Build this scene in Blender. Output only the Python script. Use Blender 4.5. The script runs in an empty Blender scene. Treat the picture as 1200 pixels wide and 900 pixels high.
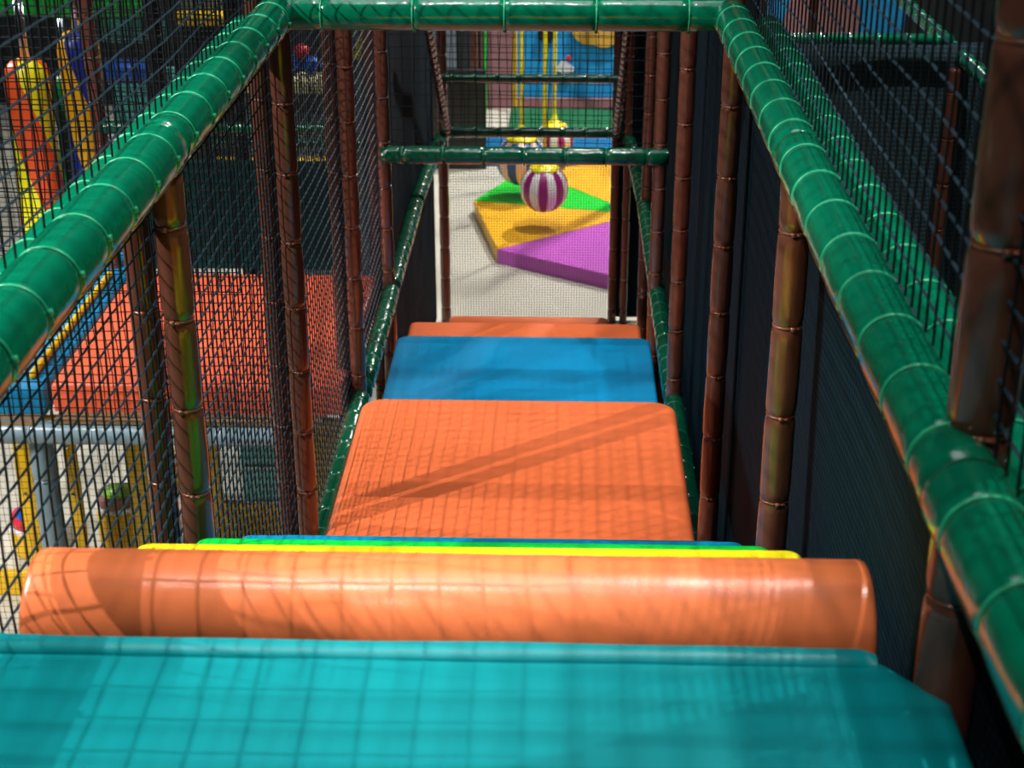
import bpy, bmesh, math, random
from mathutils import Vector, Matrix, noise
random.seed(7)
scene = bpy.context.scene
C = bpy.context.collection
PI = math.pi

# ------------------------------------------------------------------ materials
def srgb(r, g, b):
    f = lambda c: (c/255/12.92) if c/255 <= 0.04045 else ((c/255+0.055)/1.055)**2.4
    return (f(r), f(g), f(b), 1.0)

def nodes_of(name):
    m = bpy.data.materials.new(name); m.use_nodes = True
    nt = m.node_tree
    return m, nt, nt.nodes['Principled BSDF'], nt.nodes['Material Output']

def vinyl(name, col, rough=0.3, coat=0.0, wrinkle=0.25, wscale=5.0, stretch=(1, 1, 1), fine=0.08, vary=0.12, spec=0.5):
    """padded PVC cloth: base colour with slight wear, wrinkles and a faint weave as bump"""
    m, nt, b, _ = nodes_of(name)
    N, Lk = nt.nodes.new, nt.links.new
    tc = N('ShaderNodeTexCoord'); mp = N('ShaderNodeMapping'); mp.inputs['Scale'].default_value = stretch
    Lk(tc.outputs['Object'], mp.inputs['Vector'])
    n1 = N('ShaderNodeTexNoise'); n1.inputs['Scale'].default_value = wscale; n1.inputs['Detail'].default_value = 3
    n2 = N('ShaderNodeTexNoise'); n2.inputs['Scale'].default_value = 350; n2.inputs['Detail'].default_value = 1
    n3 = N('ShaderNodeTexNoise'); n3.inputs['Scale'].default_value = 2.3; n3.inputs['Detail'].default_value = 6
    Lk(mp.outputs[0], n1.inputs['Vector']); Lk(tc.outputs['Object'], n2.inputs['Vector']); Lk(tc.outputs['Object'], n3.inputs['Vector'])
    mx = N('ShaderNodeMix'); mx.data_type = 'RGBA'
    c = Vector(col[:3])
    mx.inputs[6].default_value = (*(c*(1-vary)), 1); mx.inputs[7].default_value = (*[min(1, v*(1+vary)) for v in c], 1)
    Lk(n3.outputs['Fac'], mx.inputs[0]); Lk(mx.outputs[2], b.inputs['Base Color'])
    b1 = N('ShaderNodeBump'); b1.inputs['Strength'].default_value = wrinkle; b1.inputs['Distance'].default_value = 0.02
    b2 = N('ShaderNodeBump'); b2.inputs['Strength'].default_value = fine; b2.inputs['Distance'].default_value = 0.002
    Lk(n1.outputs['Fac'], b1.inputs['Height']); Lk(n2.outputs['Fac'], b2.inputs['Height'])
    Lk(b1.outputs[0], b2.inputs['Normal']); Lk(b2.outputs[0], b.inputs['Normal'])
    mr = N('ShaderNodeMapRange'); mr.inputs[3].default_value = rough*0.8; mr.inputs[4].default_value = rough*1.25
    Lk(n3.outputs['Fac'], mr.inputs[0]); Lk(mr.outputs[0], b.inputs['Roughness'])
    b.inputs['Coat Weight'].default_value = coat; b.inputs['Coat Roughness'].default_value = 0.08
    b.inputs['Specular IOR Level'].default_value = spec
    return m

M = {}
M['teal'] = vinyl('teal_vinyl', srgb(0, 146, 152), 0.42, 0, 0.12, 3, fine=0.1, spec=0.3)
M['orange'] = vinyl('orange_vinyl', srgb(240, 116, 66), 0.36, 0, 0.14, 4, (1, 3, 3), fine=0.12)
M['orange_roll'] = vinyl('orange_roll_vinyl', srgb(252, 130, 78), 0.27, 0, 0.10, 4, (2.5, 1, 1), fine=0.12)
M['red_orange'] = vinyl('red_orange_vinyl', srgb(234, 98, 62), 0.34, 0, 0.35, 7, fine=0.1)
M['blue'] = vinyl('blue_vinyl', srgb(0, 128, 178), 0.36, 0, 0.12, 4, fine=0.1)
M['bright_blue'] = vinyl('bright_blue_vinyl', srgb(25, 95, 200), 0.3)
M['deep_blue'] = vinyl('deep_blue_vinyl', srgb(20, 45, 120), 0.35)
M['yellow'] = vinyl('yellow_vinyl', srgb(240, 225, 20), 0.35)
M['gold'] = vinyl('golden_yellow_paint', srgb(225, 180, 10), 0.35, vary=0.05)
M['green'] = vinyl('bright_green_vinyl', srgb(0, 190, 60), 0.35)
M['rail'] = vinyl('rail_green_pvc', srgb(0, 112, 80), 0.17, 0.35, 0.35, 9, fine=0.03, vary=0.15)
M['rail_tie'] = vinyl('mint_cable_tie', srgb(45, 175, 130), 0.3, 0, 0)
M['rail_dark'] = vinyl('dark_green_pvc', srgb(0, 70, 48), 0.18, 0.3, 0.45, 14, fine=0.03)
M['dark_tie'] = vinyl('dark_green_cable_tie', srgb(10, 90, 62), 0.3, 0, 0)
M['brown'] = vinyl('brown_pvc', srgb(98, 58, 45), 0.2, 0.3, 0.4, 10, (1, 1, 0.4), fine=0.03, vary=0.2)
M['brown_tie'] = vinyl('brown_cable_tie', srgb(120, 68, 48), 0.28, 0.1, 0)
M['grey_pad'] = vinyl('grey_pvc', srgb(105, 125, 135), 0.25, 0.2, 0.35, 10)
M['grey_tie'] = vinyl('grey_cable_tie', srgb(130, 145, 155), 0.3, 0, 0)
M['seam'] = vinyl('bare_foam_seam', srgb(190, 135, 85), 0.7, 0, 0.1)
M['grey_panel'] = vinyl('grey_panel', srgb(105, 118, 128), 0.5)
M['ply'] = vinyl('plywood', srgb(120, 95, 65), 0.7, 0, 0.1)
M['black'] = vinyl('black_vinyl', srgb(14, 16, 18), 0.4)
M['white'] = vinyl('white_vinyl', srgb(225, 225, 225), 0.35)
M['cream'] = vinyl('cream_vinyl', srgb(225, 215, 160), 0.4)
M['aqua'] = vinyl('aqua_panel', srgb(95, 185, 180), 0.35)
M['red'] = vinyl('red_vinyl', srgb(210, 40, 60), 0.35)
M['pink'] = vinyl('pink_print', srgb(240, 170, 190), 0.5)
M['maroon'] = vinyl('maroon_print', srgb(60, 15, 30), 0.5)
M['lime'] = vinyl('lime_plastic', srgb(140, 200, 80), 0.3)
M['mauve'] = vinyl('mauve_paint', srgb(150, 105, 110), 0.7)
M['tan'] = vinyl('tan_paint', srgb(215, 165, 60), 0.7)
M['sky_blue'] = vinyl('sky_blue_paint', srgb(20, 150, 215), 0.7)
M['sea_blue'] = vinyl('sea_blue_vinyl', srgb(0, 105, 160), 0.5)
M['leaf'] = vinyl('leaf_green_paint', srgb(0, 92, 52), 0.7)
M['mat_green'] = vinyl('green_foam_mat', srgb(20, 205, 50), 0.4, 0, 0.05)
M['mat_gold'] = vinyl('golden_foam_mat', srgb(240, 178, 30), 0.4, 0, 0.05)
M['mat_mauve'] = vinyl('purple_foam_mat', srgb(190, 85, 190), 0.4, 0, 0.05)
M['floor'] = vinyl('beige_floor', srgb(190, 186, 172), 0.45, 0, 0.03, vary=0.06)
M['hall_dark'] = vinyl('dark_wall_paint', srgb(38, 44, 48), 0.8)
M['hall_ceiling'] = vinyl('dark_ceiling_paint', srgb(28, 30, 32), 0.9)
M['rope_v'] = vinyl('black_net_twine', srgb(14, 20, 26), 0.7, 0, 0, spec=0.2)
M['rope_h'] = vinyl('slate_net_rope', srgb(30, 52, 64), 0.6, 0, 0, spec=0.3)
M['rope_fine'] = vinyl('fine_black_twine', srgb(12, 16, 20), 0.8, 0, 0, spec=0.2)
M['rope_brown'] = vinyl('fine_brown_twine', srgb(70, 58, 30), 0.8, 0, 0, spec=0.2)
M['chrome'] = vinyl('zinc_screw', srgb(200, 205, 210), 0.2); M['chrome'].node_tree.nodes['Principled BSDF'].inputs['Metallic'].default_value = 1

def cloth_mat(name, c1, c2, freq=260):
    """dark knitted mesh cloth with a diagonal weave"""
    m, nt, b, _ = nodes_of(name)
    N, Lk = nt.nodes.new, nt.links.new
    tc = N('ShaderNodeTexCoord')
    sep = N('ShaderNodeSeparateXYZ'); Lk(tc.outputs['Object'], sep.inputs[0])
    def wave(sgn):
        a = N('ShaderNodeMath'); a.operation = 'MULTIPLY'; a.inputs[1].default_value = sgn; Lk(sep.outputs['Z'], a.inputs[0])
        s = N('ShaderNodeMath'); s.operation = 'ADD'; Lk(sep.outputs['Y'], s.inputs[0]); Lk(a.outputs[0], s.inputs[1])
        s3 = N('ShaderNodeMath'); s3.operation = 'ADD'; Lk(s.outputs[0], s3.inputs[0]); Lk(sep.outputs['X'], s3.inputs[1])
        k = N('ShaderNodeMath'); k.operation = 'MULTIPLY'; k.inputs[1].default_value = freq; Lk(s3.outputs[0], k.inputs[0])
        w = N('ShaderNodeMath'); w.operation = 'SINE'; Lk(k.outputs[0], w.inputs[0]); return w
    a, c = wave(1.0), wave(-0.6)
    p = N('ShaderNodeMath'); p.operation = 'MULTIPLY'; Lk(a.outputs[0], p.inputs[0]); Lk(c.outputs[0], p.inputs[1])
    mr = N('ShaderNodeMapRange'); mr.inputs[1].default_value = -1; Lk(p.outputs[0], mr.inputs[0])
    mx = N('ShaderNodeMix'); mx.data_type = 'RGBA'; mx.inputs[6].default_value = c1; mx.inputs[7].default_value = c2
    Lk(mr.outputs[0], mx.inputs[0]); Lk(mx.outputs[2], b.inputs['Base Color'])
    bp = N('ShaderNodeBump'); bp.inputs['Strength'].default_value = 0.6; bp.inputs['Distance'].default_value = 0.003
    Lk(mr.outputs[0], bp.inputs['Height']); Lk(bp.outputs[0], b.inputs['Normal'])
    b.inputs['Roughness'].default_value = 0.85; b.inputs['Specular IOR Level'].default_value = 0.06
    return m
M['cloth'] = cloth_mat('black_mesh_cloth', srgb(3, 9, 13), srgb(15, 38, 50))
M['cloth_grey'] = cloth_mat('grey_mesh_cloth', srgb(34, 50, 58), srgb(64, 84, 92), 200)
M['cloth_green'] = cloth_mat('green_black_mesh_cloth', srgb(4, 30, 32), srgb(10, 56, 54), 200)

def screen_mat():
    """fine see-through screen: woven threads opaque, holes open"""
    m, nt, b, out = nodes_of('fine_exit_screen')
    N, Lk = nt.nodes.new, nt.links.new
    tc = N('ShaderNodeTexCoord'); sep = N('ShaderNodeSeparateXYZ'); Lk(tc.outputs['Object'], sep.inputs[0])
    def thr(o):
        k = N('ShaderNodeMath'); k.operation = 'MULTIPLY'; k.inputs[1].default_value = 2*PI/0.016; Lk(o, k.inputs[0])
        w = N('ShaderNodeMath'); w.operation = 'SINE'; Lk(k.outputs[0], w.inputs[0])
        g = N('ShaderNodeMath'); g.operation = 'GREATER_THAN'; g.inputs[1].default_value = 0.88; Lk(w.outputs[0], g.inputs[0]); return g
    a, c = thr(sep.outputs['X']), thr(sep.outputs['Z'])
    mxm = N('ShaderNodeMath'); mxm.operation = 'MAXIMUM'; Lk(a.outputs[0], mxm.inputs[0]); Lk(c.outputs[0], mxm.inputs[1])
    t = N('ShaderNodeBsdfTransparent'); ms = N('ShaderNodeMixShader')
    Lk(mxm.outputs[0], ms.inputs[0]); Lk(t.outputs[0], ms.inputs[1]); Lk(b.outputs[0], ms.inputs[2]); Lk(ms.outputs[0], out.inputs['Surface'])
    b.inputs['Base Color'].default_value = srgb(70, 72, 70); b.inputs['Roughness'].default_value = 0.8
    return m
M['screen'] = screen_mat()

def spiral_mat(name, cols, turns, rad_phase=0.0):
    m, nt, b, _ = nodes_of(name)
    N, Lk = nt.nodes.new, nt.links.new
    tc = N('ShaderNodeTexCoord'); sep = N('ShaderNodeSeparateXYZ'); Lk(tc.outputs['Object'], sep.inputs[0])
    at = N('ShaderNodeMath'); at.operation = 'ARCTAN2'; Lk(sep.outputs['Y'], at.inputs[0]); Lk(sep.outputs['X'], at.inputs[1])
    dv = N('ShaderNodeMath'); dv.operation = 'DIVIDE'; dv.inputs[1].default_value = 2*PI/2; Lk(at.outputs[0], dv.inputs[0])
    z = N('ShaderNodeMath'); z.operation = 'MULTIPLY'; z.inputs[1].default_value = turns; Lk(sep.outputs['Z'], z.inputs[0])
    s = N('ShaderNodeMath'); s.operation = 'ADD'; Lk(dv.outputs[0], s.inputs[0]); Lk(z.outputs[0], s.inputs[1])
    s2 = N('ShaderNodeMath'); s2.operation = 'ADD'; s2.inputs[1].default_value = 10 + rad_phase; Lk(s.outputs[0], s2.inputs[0])
    fr = N('ShaderNodeMath'); fr.operation = 'FRACT'; Lk(s2.outputs[0], fr.inputs[0])
    g = N('ShaderNodeMath'); g.operation = 'GREATER_THAN'; g.inputs[1].default_value = 0.5; Lk(fr.outputs[0], g.inputs[0])
    mx = N('ShaderNodeMix'); mx.data_type = 'RGBA'; mx.inputs[6].default_value = cols[0]; mx.inputs[7].default_value = cols[1]
    Lk(g.outputs[0], mx.inputs[0]); Lk(mx.outputs[2], b.inputs['Base Color']); b.inputs['Roughness'].default_value = 0.35
    return m

def ball_mat(name, cols, n):
    m, nt, b, _ = nodes_of(name)
    N, Lk = nt.nodes.new, nt.links.new
    tc = N('ShaderNodeTexCoord'); sep = N('ShaderNodeSeparateXYZ'); Lk(tc.outputs['Object'], sep.inputs[0])
    at = N('ShaderNodeMath'); at.operation = 'ARCTAN2'; Lk(sep.outputs['Y'], at.inputs[0]); Lk(sep.outputs['X'], at.inputs[1])
    k = N('ShaderNodeMath'); k.operation = 'MULTIPLY_ADD'; k.inputs[1].default_value = n/(2*PI); k.inputs[2].default_value = 20.0; Lk(at.outputs[0], k.inputs[0])
    fr = N('ShaderNodeMath'); fr.operation = 'FRACT'; Lk(k.outputs[0], fr.inputs[0])
    g = N('ShaderNodeMath'); g.operation = 'GREATER_THAN'; g.inputs[1].default_value = 0.5; Lk(fr.outputs[0], g.inputs[0])
    mx = N('ShaderNodeMix'); mx.data_type = 'RGBA'; mx.inputs[6].default_value = cols[0]; mx.inputs[7].default_value = cols[1]
    Lk(g.outputs[0], mx.inputs[0]); Lk(mx.outputs[2], b.inputs['Base Color']); b.inputs['Roughness'].default_value = 0.35
    return m

# ------------------------------------------------------------------ mesh helpers
def mesh_obj(name, verts, faces, mats, parent=None, smooth=False, mi=None):
    me = bpy.data.meshes.new(name); me.from_pydata(verts, [], faces)
    for m in (mats if isinstance(mats, (list, tuple)) else [mats]): me.materials.append(M[m] if isinstance(m, str) else m)
    if smooth: me.polygons.foreach_set('use_smooth', [True]*len(faces))
    if mi: me.polygons.foreach_set('material_index', mi)
    me.update()
    o = bpy.data.objects.new(name, me); C.objects.link(o)
    if parent: o.parent = parent
    return o

def tag(o, label=None, cat=None, group=None, kind=None):
    if label: o['label'] = label
    if cat: o['category'] = cat
    if group: o['group'] = group
    if kind: o['kind'] = kind
    return o

def empty(name, loc, label, cat, group=None, rot=None):
    o = bpy.data.objects.new(name, None); C.objects.link(o); o.location = loc; o.empty_display_size = 0.1
    if rot is not None: o.rotation_mode = 'QUATERNION'; o.rotation_quaternion = rot
    return tag(o, label, cat, group)

def box_geo(x0, x1, y0, y1, z0, z1, bev=0.0, seg=3):
    bm = bmesh.new(); bmesh.ops.create_cube(bm, size=1)
    for v in bm.verts: v.co = Vector(((x0+x1)/2+v.co.x*(x1-x0), (y0+y1)/2+v.co.y*(y1-y0), (z0+z1)/2+v.co.z*(z1-z0)))
    if bev > 0: bmesh.ops.bevel(bm, geom=bm.edges[:], offset=bev, segments=seg, profile=0.5, affect='EDGES')
    return bm

def bm_obj(name, bm, mats, parent=None, smooth=True, origin=None):
    bmesh.ops.recalc_face_normals(bm, faces=bm.faces[:])
    if origin is not None: bmesh.ops.translate(bm, verts=bm.verts[:], vec=-Vector(origin))
    me = bpy.data.meshes.new(name); bm.to_mesh(me); bm.free()
    for m in (mats if isinstance(mats, (list, tuple)) else [mats]): me.materials.append(M[m] if isinstance(m, str) else m)
    if smooth:
        me.polygons.foreach_set('use_smooth', [True]*len(me.polygons))
        try: me.set_sharp_from_angle(angle=math.radians(40))
        except Exception: pass
    o = bpy.data.objects.new(name, me); C.objects.link(o)
    if origin is not None: o.location = origin
    if parent: o.parent = parent
    return o

def box(name, x0, x1, y0, y1, z0, z1, mat, bev=0.0, parent=None):
    if parent is None: return bm_obj(name, box_geo(x0, x1, y0, y1, z0, z1, bev), mat, None, origin=((x0+x1)/2, (y0+y1)/2, z0))
    return bm_obj(name, box_geo(x0, x1, y0, y1, z0, z1, bev), mat, parent)

def lathe_geo(profile, n=24, cap=True):
    vs, fs = [], []
    for r, z in profile:
        for k in range(n):
            a = 2*PI*k/n; vs.append((r*math.cos(a), r*math.sin(a), z))
    m = len(profile)
    for i in range(m-1):
        for k in range(n):
            a, b = i*n+k, i*n+(k+1) % n
            fs.append((a, b, b+n, a+n))
    if cap: fs.append(tuple(range(n-1, -1, -1))); fs.append(tuple((m-1)*n+k for k in range(n)))
    return vs, fs

tie_cache = {}
def tie_mesh(R, mat, t=0.0022):
    key = (round(R, 4), mat, t)
    if key in tie_cache: return tie_cache[key]
    vs, fs = [], []; n, q = 28, 6
    for k in range(n):
        a = 2*PI*k/n
        for j in range(q):
            b = 2*PI*j/q
            rr = R + t*math.cos(b)
            vs.append((rr*math.cos(a), rr*math.sin(a), 1.4*t*math.sin(b)))
    for k in range(n):
        for j in range(q):
            fs.append((k*q+j, ((k+1) % n)*q+j, ((k+1) % n)*q+(j+1) % q, k*q+(j+1) % q))
    # the little locking head and clipped tail
    def bx(cx, cy, cz, sx, sy, sz):
        o = len(vs)
        for dx in (-1, 1):
            for dy in (-1, 1):
                for dz in (-1, 1): vs.append((cx+dx*sx, cy+dy*sy, cz+dz*sz))
        for f in ((0,1,3,2),(4,6,7,5),(0,4,5,1),(2,3,7,6),(0,2,6,4),(1,5,7,3)): fs.append(tuple(o+i for i in f))
    bx(R+0.003, 0, 0, 0.003, 0.0045, 0.004); bx(R+0.003, 0.009, 0, 0.0012, 0.006, 0.0018)
    me = bpy.data.meshes.new('cable_tie'); me.from_pydata(vs, [], fs); me.materials.append(M[mat])
    me.polygons.foreach_set('use_smooth', [True]*len(fs)); me.update()
    tie_cache[key] = me; return me

def padded(name, p0, p1, R, spacing, mat, tie, label, cat, group=None, pinch=0.14, seam=None, tie_t=0.0022, head=0.0, offset=0.5, bulge=0.03):
    """a steel tube in a padded sleeve, pinched by a cable tie at every interval; local +Z runs along it"""
    p0, p1 = Vector(p0), Vector(p1); d = p1-p0; Ln = d.length
    q = Vector((0, 0, 1)).rotation_difference(d.normalized())
    t = empty(name, p0, label, cat, group, q)
    n = max(1, round(Ln/spacing)); sp = Ln/n
    ties = [sp*(i+offset) for i in range(n) if 0.01 < sp*(i+offset) < Ln-0.01]
    zs = {0.0, Ln}
    for z in ties:
        for dz in (-0.02, -0.010, -0.005, 0, 0.005, 0.010, 0.02):
            if 0 < z+dz < Ln: zs.add(z+dz)
    k = 0.03
    while k < Ln: zs.add(k); k += 0.03
    zs = sorted(zs); seed = random.random()*50
    prof = []
    for z in zs:
        dmin = min([abs(z-tz) for tz in ties] or [1])
        r = R*(1 - pinch*math.exp(-(dmin/0.008)**2) + bulge*min(1, dmin/(sp/2))**0.6)
        prof.append((r, z))
    prof = [(R*0.8, -0.006)] + prof + [(R*0.8, Ln+0.006)]
    vs, fs = lathe_geo(prof, 28)
    out = []
    for x, y, z in vs:   # soft dents in the foam
        s = 1 + 0.035*noise.noise(Vector((x*18+seed, y*18, z*7)))
        out.append((x*s, y*s, z))
    mesh_obj('sleeve', out, fs, mat, t, True)
    tm = tie_mesh(R*(1-pinch)+tie_t*0.8, tie, tie_t)
    for z in ties:
        c = bpy.data.objects.new('cable_tie', tm); C.objects.link(c); c.parent = t
        c.location = (0, 0, z); c.rotation_euler = (0, 0, head + random.uniform(-0.25, 0.25))
    if seam is not None:
        a0 = seam; vs, fs = [], []; w = 0.0035/R
        zz = [z for z in zs]
        for z in zz:
            dmin = min([abs(z-tz) for tz in ties] or [1])
            r = R*(1 - pinch*math.exp(-(dmin/0.008)**2) + bulge*min(1, dmin/(sp/2))**0.6)*1.0+0.001
            ww = w*(1+0.5*noise.noise(Vector((z*9, seed, 0))))
            for a in (a0-ww, a0, a0+ww): vs.append((r*math.cos(a), r*math.sin(a), z))
        for i in range(len(zz)-1):
            fs += [(i*3, i*3+1, i*3+4, i*3+3), (i*3+1, i*3+2, i*3+5, i*3+4)]
        s = mesh_obj('seam', vs, fs, 'seam', t, True); s['label'] = 'pale bare foam seam along the sleeve'
    return t

def net(name, origin, u, v, cell, r, label, mats=('rope_v', 'rope_h'), sag=0.006, bead=True, group=None, rv=None, cat='net', normal=None, kfreq=2.0):
    """knotted square net hung in the plane origin + u,v; strands along v use mats[0], along u mats[1]"""
    O, U, V = Vector(origin), Vector(u), Vector(v)
    nu, nv = max(1, round(U.length/cell)), max(1, round(V.length/cell))
    nrm = U.cross(V).normalized(); ud, vd = U.normalized(), V.normalized()
    seed = random.random()*100
    def pt(i, j):
        a, b = i/nu, j/nv
        p = U*a + V*b
        q = Vector((i*cell*kfreq+seed, j*cell*kfreq, 3))
        edge = min(1, 6*min(a, 1-a) + 0.15) * min(1, 6*min(b, 1-b)+0.15)
        p += (ud*noise.noise(q*1.7)*2.2 + vd*noise.noise(q+Vector((9, 4, 1)))*1.6 + nrm*noise.noise(q+Vector((2, 7, 5)))*1.5)*sag*edge
        j2 = Vector((math.sin(i*12.9+j*78.2+seed)*43758.5 % 1 - .5, math.sin(i*39.3+j*11.1+seed)*24634.6 % 1 - .5, 0))
        p += (ud*j2.x + vd*j2.y)*cell*0.05
        return p
    P = [[pt(i, j) for j in range(nv+1)] for i in range(nu+1)]
    vs, fs, mi = [], [], []
    def strand(pts, rad, m, a, b, beads):
        # 4-sided strand along pts; bead=True thickens between knots like twisted rope
        o = len(vs); n = 0
        for k, p in enumerate(pts):
            rr = [(rad, p)]
            if beads and k < len(pts)-1:
                p2 = pts[k+1]
                rr = [(rad*0.62, p), (rad*1.1, p.lerp(p2, 0.28)), (rad*1.1, p.lerp(p2, 0.72))]
            for r_, c in rr:
                vs.extend([tuple(c+a*r_), tuple(c+b*r_), tuple(c-a*r_), tuple(c-b*r_)]); n += 1
        for k in range(n-1):
            for q in range(4):
                fs.append((o+k*4+q, o+k*4+(q+1) % 4, o+k*4+4+(q+1) % 4, o+k*4+4+q)); mi.append(m)
    for i in range(nu+1): strand([P[i][j] for j in range(nv+1)], rv or r, 0, ud, nrm, False)
    for j in range(nv+1): strand([P[i][j]+nrm*r*0.5 for i in range(nu+1)], r, 1, vd, nrm, bead)
    o = mesh_obj(name, vs, fs, list(mats), None, False, mi)
    o.location = O
    return tag(o, label, cat, group)

def sheet(name, origin, u, v, label, mat, amp=0.02, folds=3.0, cat='screen', res=0.08, thick=0.004):
    """hung cloth with soft vertical folds"""
    O, U, V = Vector(origin), Vector(u), Vector(v); nrm = U.cross(V).normalized()
    nu, nv = max(2, round(U.length/res)), max(2, round(V.length/res)); sd = random.random()*30
    vs, fs = [], []
    for side in (0, 1):
        for i in range(nu+1):
            for j in range(nv+1):
                a, b = i/nu, j/nv; p = U*a+V*b
                e = amp*min(1, 5*min(a, 1-a))
                d = e*(noise.noise(Vector((a*U.length*folds+b*0.6, b*V.length*0.5, sd)))+0.4*noise.noise(Vector((a*U.length*folds*3, b*V.length, sd+5))))
                vs.append(tuple(p + nrm*(d + side*thick)))
    W = nv+1; K = (nu+1)*W
    for i in range(nu):
        for j in range(nv):
            a = i*W+j
            fs.append((a, a+W, a+W+1, a+1)); fs.append((K+a, K+a+1, K+a+W+1, K+a+W))
    for i in range(nu):
        for j in (0, nv): a = i*W+j; fs.append((a, a+W, K+a+W, K+a))
    for j in range(nv):
        for i in (0, nu): a = i*W+j; fs.append((a, a+1, K+a+1, K+a))
    o = mesh_obj(name, vs, fs, mat, None, True); o.location = O
    return tag(o, label, cat)

# ------------------------------------------------------------------ the frame's own measures (metres)
Y = [1.462, 2.760, 4.063, 5.337, 6.462, 7.720, 8.977]      # post rows, front to back
ZT, ZL, ZB = 2.816, 1.156, 1.768                            # upper rails, lower rails, middle beam
XP, XO = 0.58, 0.705                                        # own posts, neighbouring posts
ZC = 3.92                                                   # overhead net

# ------------------------------------------------------------------ setting
fl = box('floor', -7, 7, -2.5, 14.3, -0.1, 0, 'floor'); fl['kind'] = 'structure'
wb = box('wall_back', -7, 7, 14.3, 14.45, 0, 14.0, 'hall_dark'); wb['kind'] = 'structure'
wl = box('wall_left', -7.15, -7, -2.5, 14.3, 0, 14.0, 'hall_dark'); wl['kind'] = 'structure'
wr = box('wall_right', 7, 7.15, -2.5, 14.3, 0, 14.0, 'hall_dark'); wr['kind'] = 'structure'
wf = box('wall_front', -7, 7, -2.65, -2.5, 0, 14.0, 'hall_dark'); wf['kind'] = 'structure'
ce = box('ceiling', -7.15, 7.15, -2.65, 14.45, 14.0, 14.15, 'hall_ceiling'); ce['kind'] = 'structure'

# ------------------------------------------------------------------ posts
def post(x, y, z1, R, label, group=None, sp=0.19, off=0.5, mat='brown', tie='brown_tie', z0=0.0, name='padded_post'):
    return padded(name, (x, y, z0), (x, y, z1), R, sp, mat, tie, label, 'post', group, pinch=0.13, tie_t=0.0019, head=-PI/2, offset=off, bulge=0.04)
post(XP+0.03, Y[0]+.10, ZC+.1, 0.036, 'thickest brown padded post, in front at the right edge, rising past the green rail', sp=0.215)
post(-XP+0.012, Y[1], ZT-0.045, 0.030, 'brown padded post ending under the middle joint of the left green rail')
post(XP, Y[1], ZT-0.045, 0.029, 'brown padded post ending under the middle joint of the right green rail')
post(-XP, Y[2], ZC+.1, 0.029, 'brown padded post at the left end of the top green beam')
post(XP+0.015, Y[2], ZC+.1, 0.028, 'brown padded post at the right end of the top green beam')
post(-XP-0.008, Y[3], ZC+.1, 0.028, 'brown padded post left of the far corners of the large orange pad')
post(XP, Y[3], ZC+.1, 0.028, 'dark red-brown padded post right of the far corner of the large orange pad')
post(-XP-0.015, Y[4], ZC+.1, 0.029, 'brown padded post at the left end of the middle dark green beam')
post(XP-0.01, Y[4], ZC+.1, 0.029, 'brown padded post at the right end of the middle dark green beam')
post(XP+0.01, Y[5], ZC+.1, 0.027, 'thin brown post behind the right lower rail, between middle beam and exit')
post(-0.535, Y[6], 2.7, 0.030, 'dark brown post on the left side of the exit opening')
post(0.475, Y[6], 2.7, 0.026, 'dark brown post on the right side of the exit opening')
post(0.545, Y[6]-0.02, 2.7, 0.022, 'slim brown post, first one right of the exit opening post')
# neighbouring cage posts, just outside the nets
for i, y in enumerate(Y[1:5]):
    post(-0.646, y+0.045, (ZT-0.045 if i == 0 else ZC+.1), 0.027,
         ['brown neighbouring post seen through the net beside the nearest left post',
          'brown neighbouring post seen through the net beside the top beam left post',
          'brown neighbouring post seen through the net beside the orange pad left post',
          'brown neighbouring post seen through the net beside the middle beam left post'][i])
post(0.70, Y[0]+.06, ZC+.1, 0.034, 'brown neighbouring post behind the net beside the thickest right post', sp=0.215)

# ------------------------------------------------------------------ rails and beams
def rail(p0, p1, R, label, mat='rail', tie='rail_tie', sp=0.155, seam=None, tt=0.0022, off=0.5, cat='rail', name='padded_rail', pinch=0.07, group=None):
    return padded(name, p0, p1, R, sp, mat, tie, label, cat, group, pinch=pinch, seam=seam, tie_t=tt, offset=off, bulge=0.02)
RR = 0.045
rail((-XP, 0.35, ZT), (-XP, Y[1]+.02, ZT), .051, 'glossy green padded rail at left, its near length running out of frame', seam=0.6)
rail((-XP, Y[1]+.03, ZT), (-XP, Y[2]-.03, ZT), .049, 'glossy green padded rail at left, far length up to the top beam', seam=0.6)
rail((XP, 0.35, ZT), (XP, Y[0]+0.01, ZT), RR+.002, 'glossy green padded rail at right, nearest length below the thick post', seam=PI-0.38)
rail((XP, Y[0]+.02, ZT), (XP, Y[1]+.01, ZT), RR, 'glossy green padded rail at right, middle length beyond the thick post', seam=PI-0.38)
rail((XP, Y[1]+.02, ZT), (XP, Y[2]-.03, ZT), RR, 'glossy green padded rail at right, far length up to the top beam', seam=PI-0.38)
rail((-XP, Y[2], ZT+.002), (XP+.01, Y[2], ZT+.002), 0.043, 'glossy green padded beam across the top of the passage', sp=0.22, cat='beam', name='padded_beam')
rail((-0.652, 0.35, ZT-.032), (-0.654, Y[2]-.06, ZT-.032), 0.040, 'neighbouring mint-lit green rail behind the left net')
rail((0.668, 0.35, ZT-.03), (0.668, Y[2]-.06, ZT-.03), 0.042, 'neighbouring mint-lit green rail behind the right net')
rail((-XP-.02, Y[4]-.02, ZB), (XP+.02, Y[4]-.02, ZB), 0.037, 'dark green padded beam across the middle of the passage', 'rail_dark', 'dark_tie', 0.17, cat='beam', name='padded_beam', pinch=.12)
names_l = ['beside the large orange pad', 'beside the blue pad', 'beyond the blue pad', 'leading to the exit']
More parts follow.
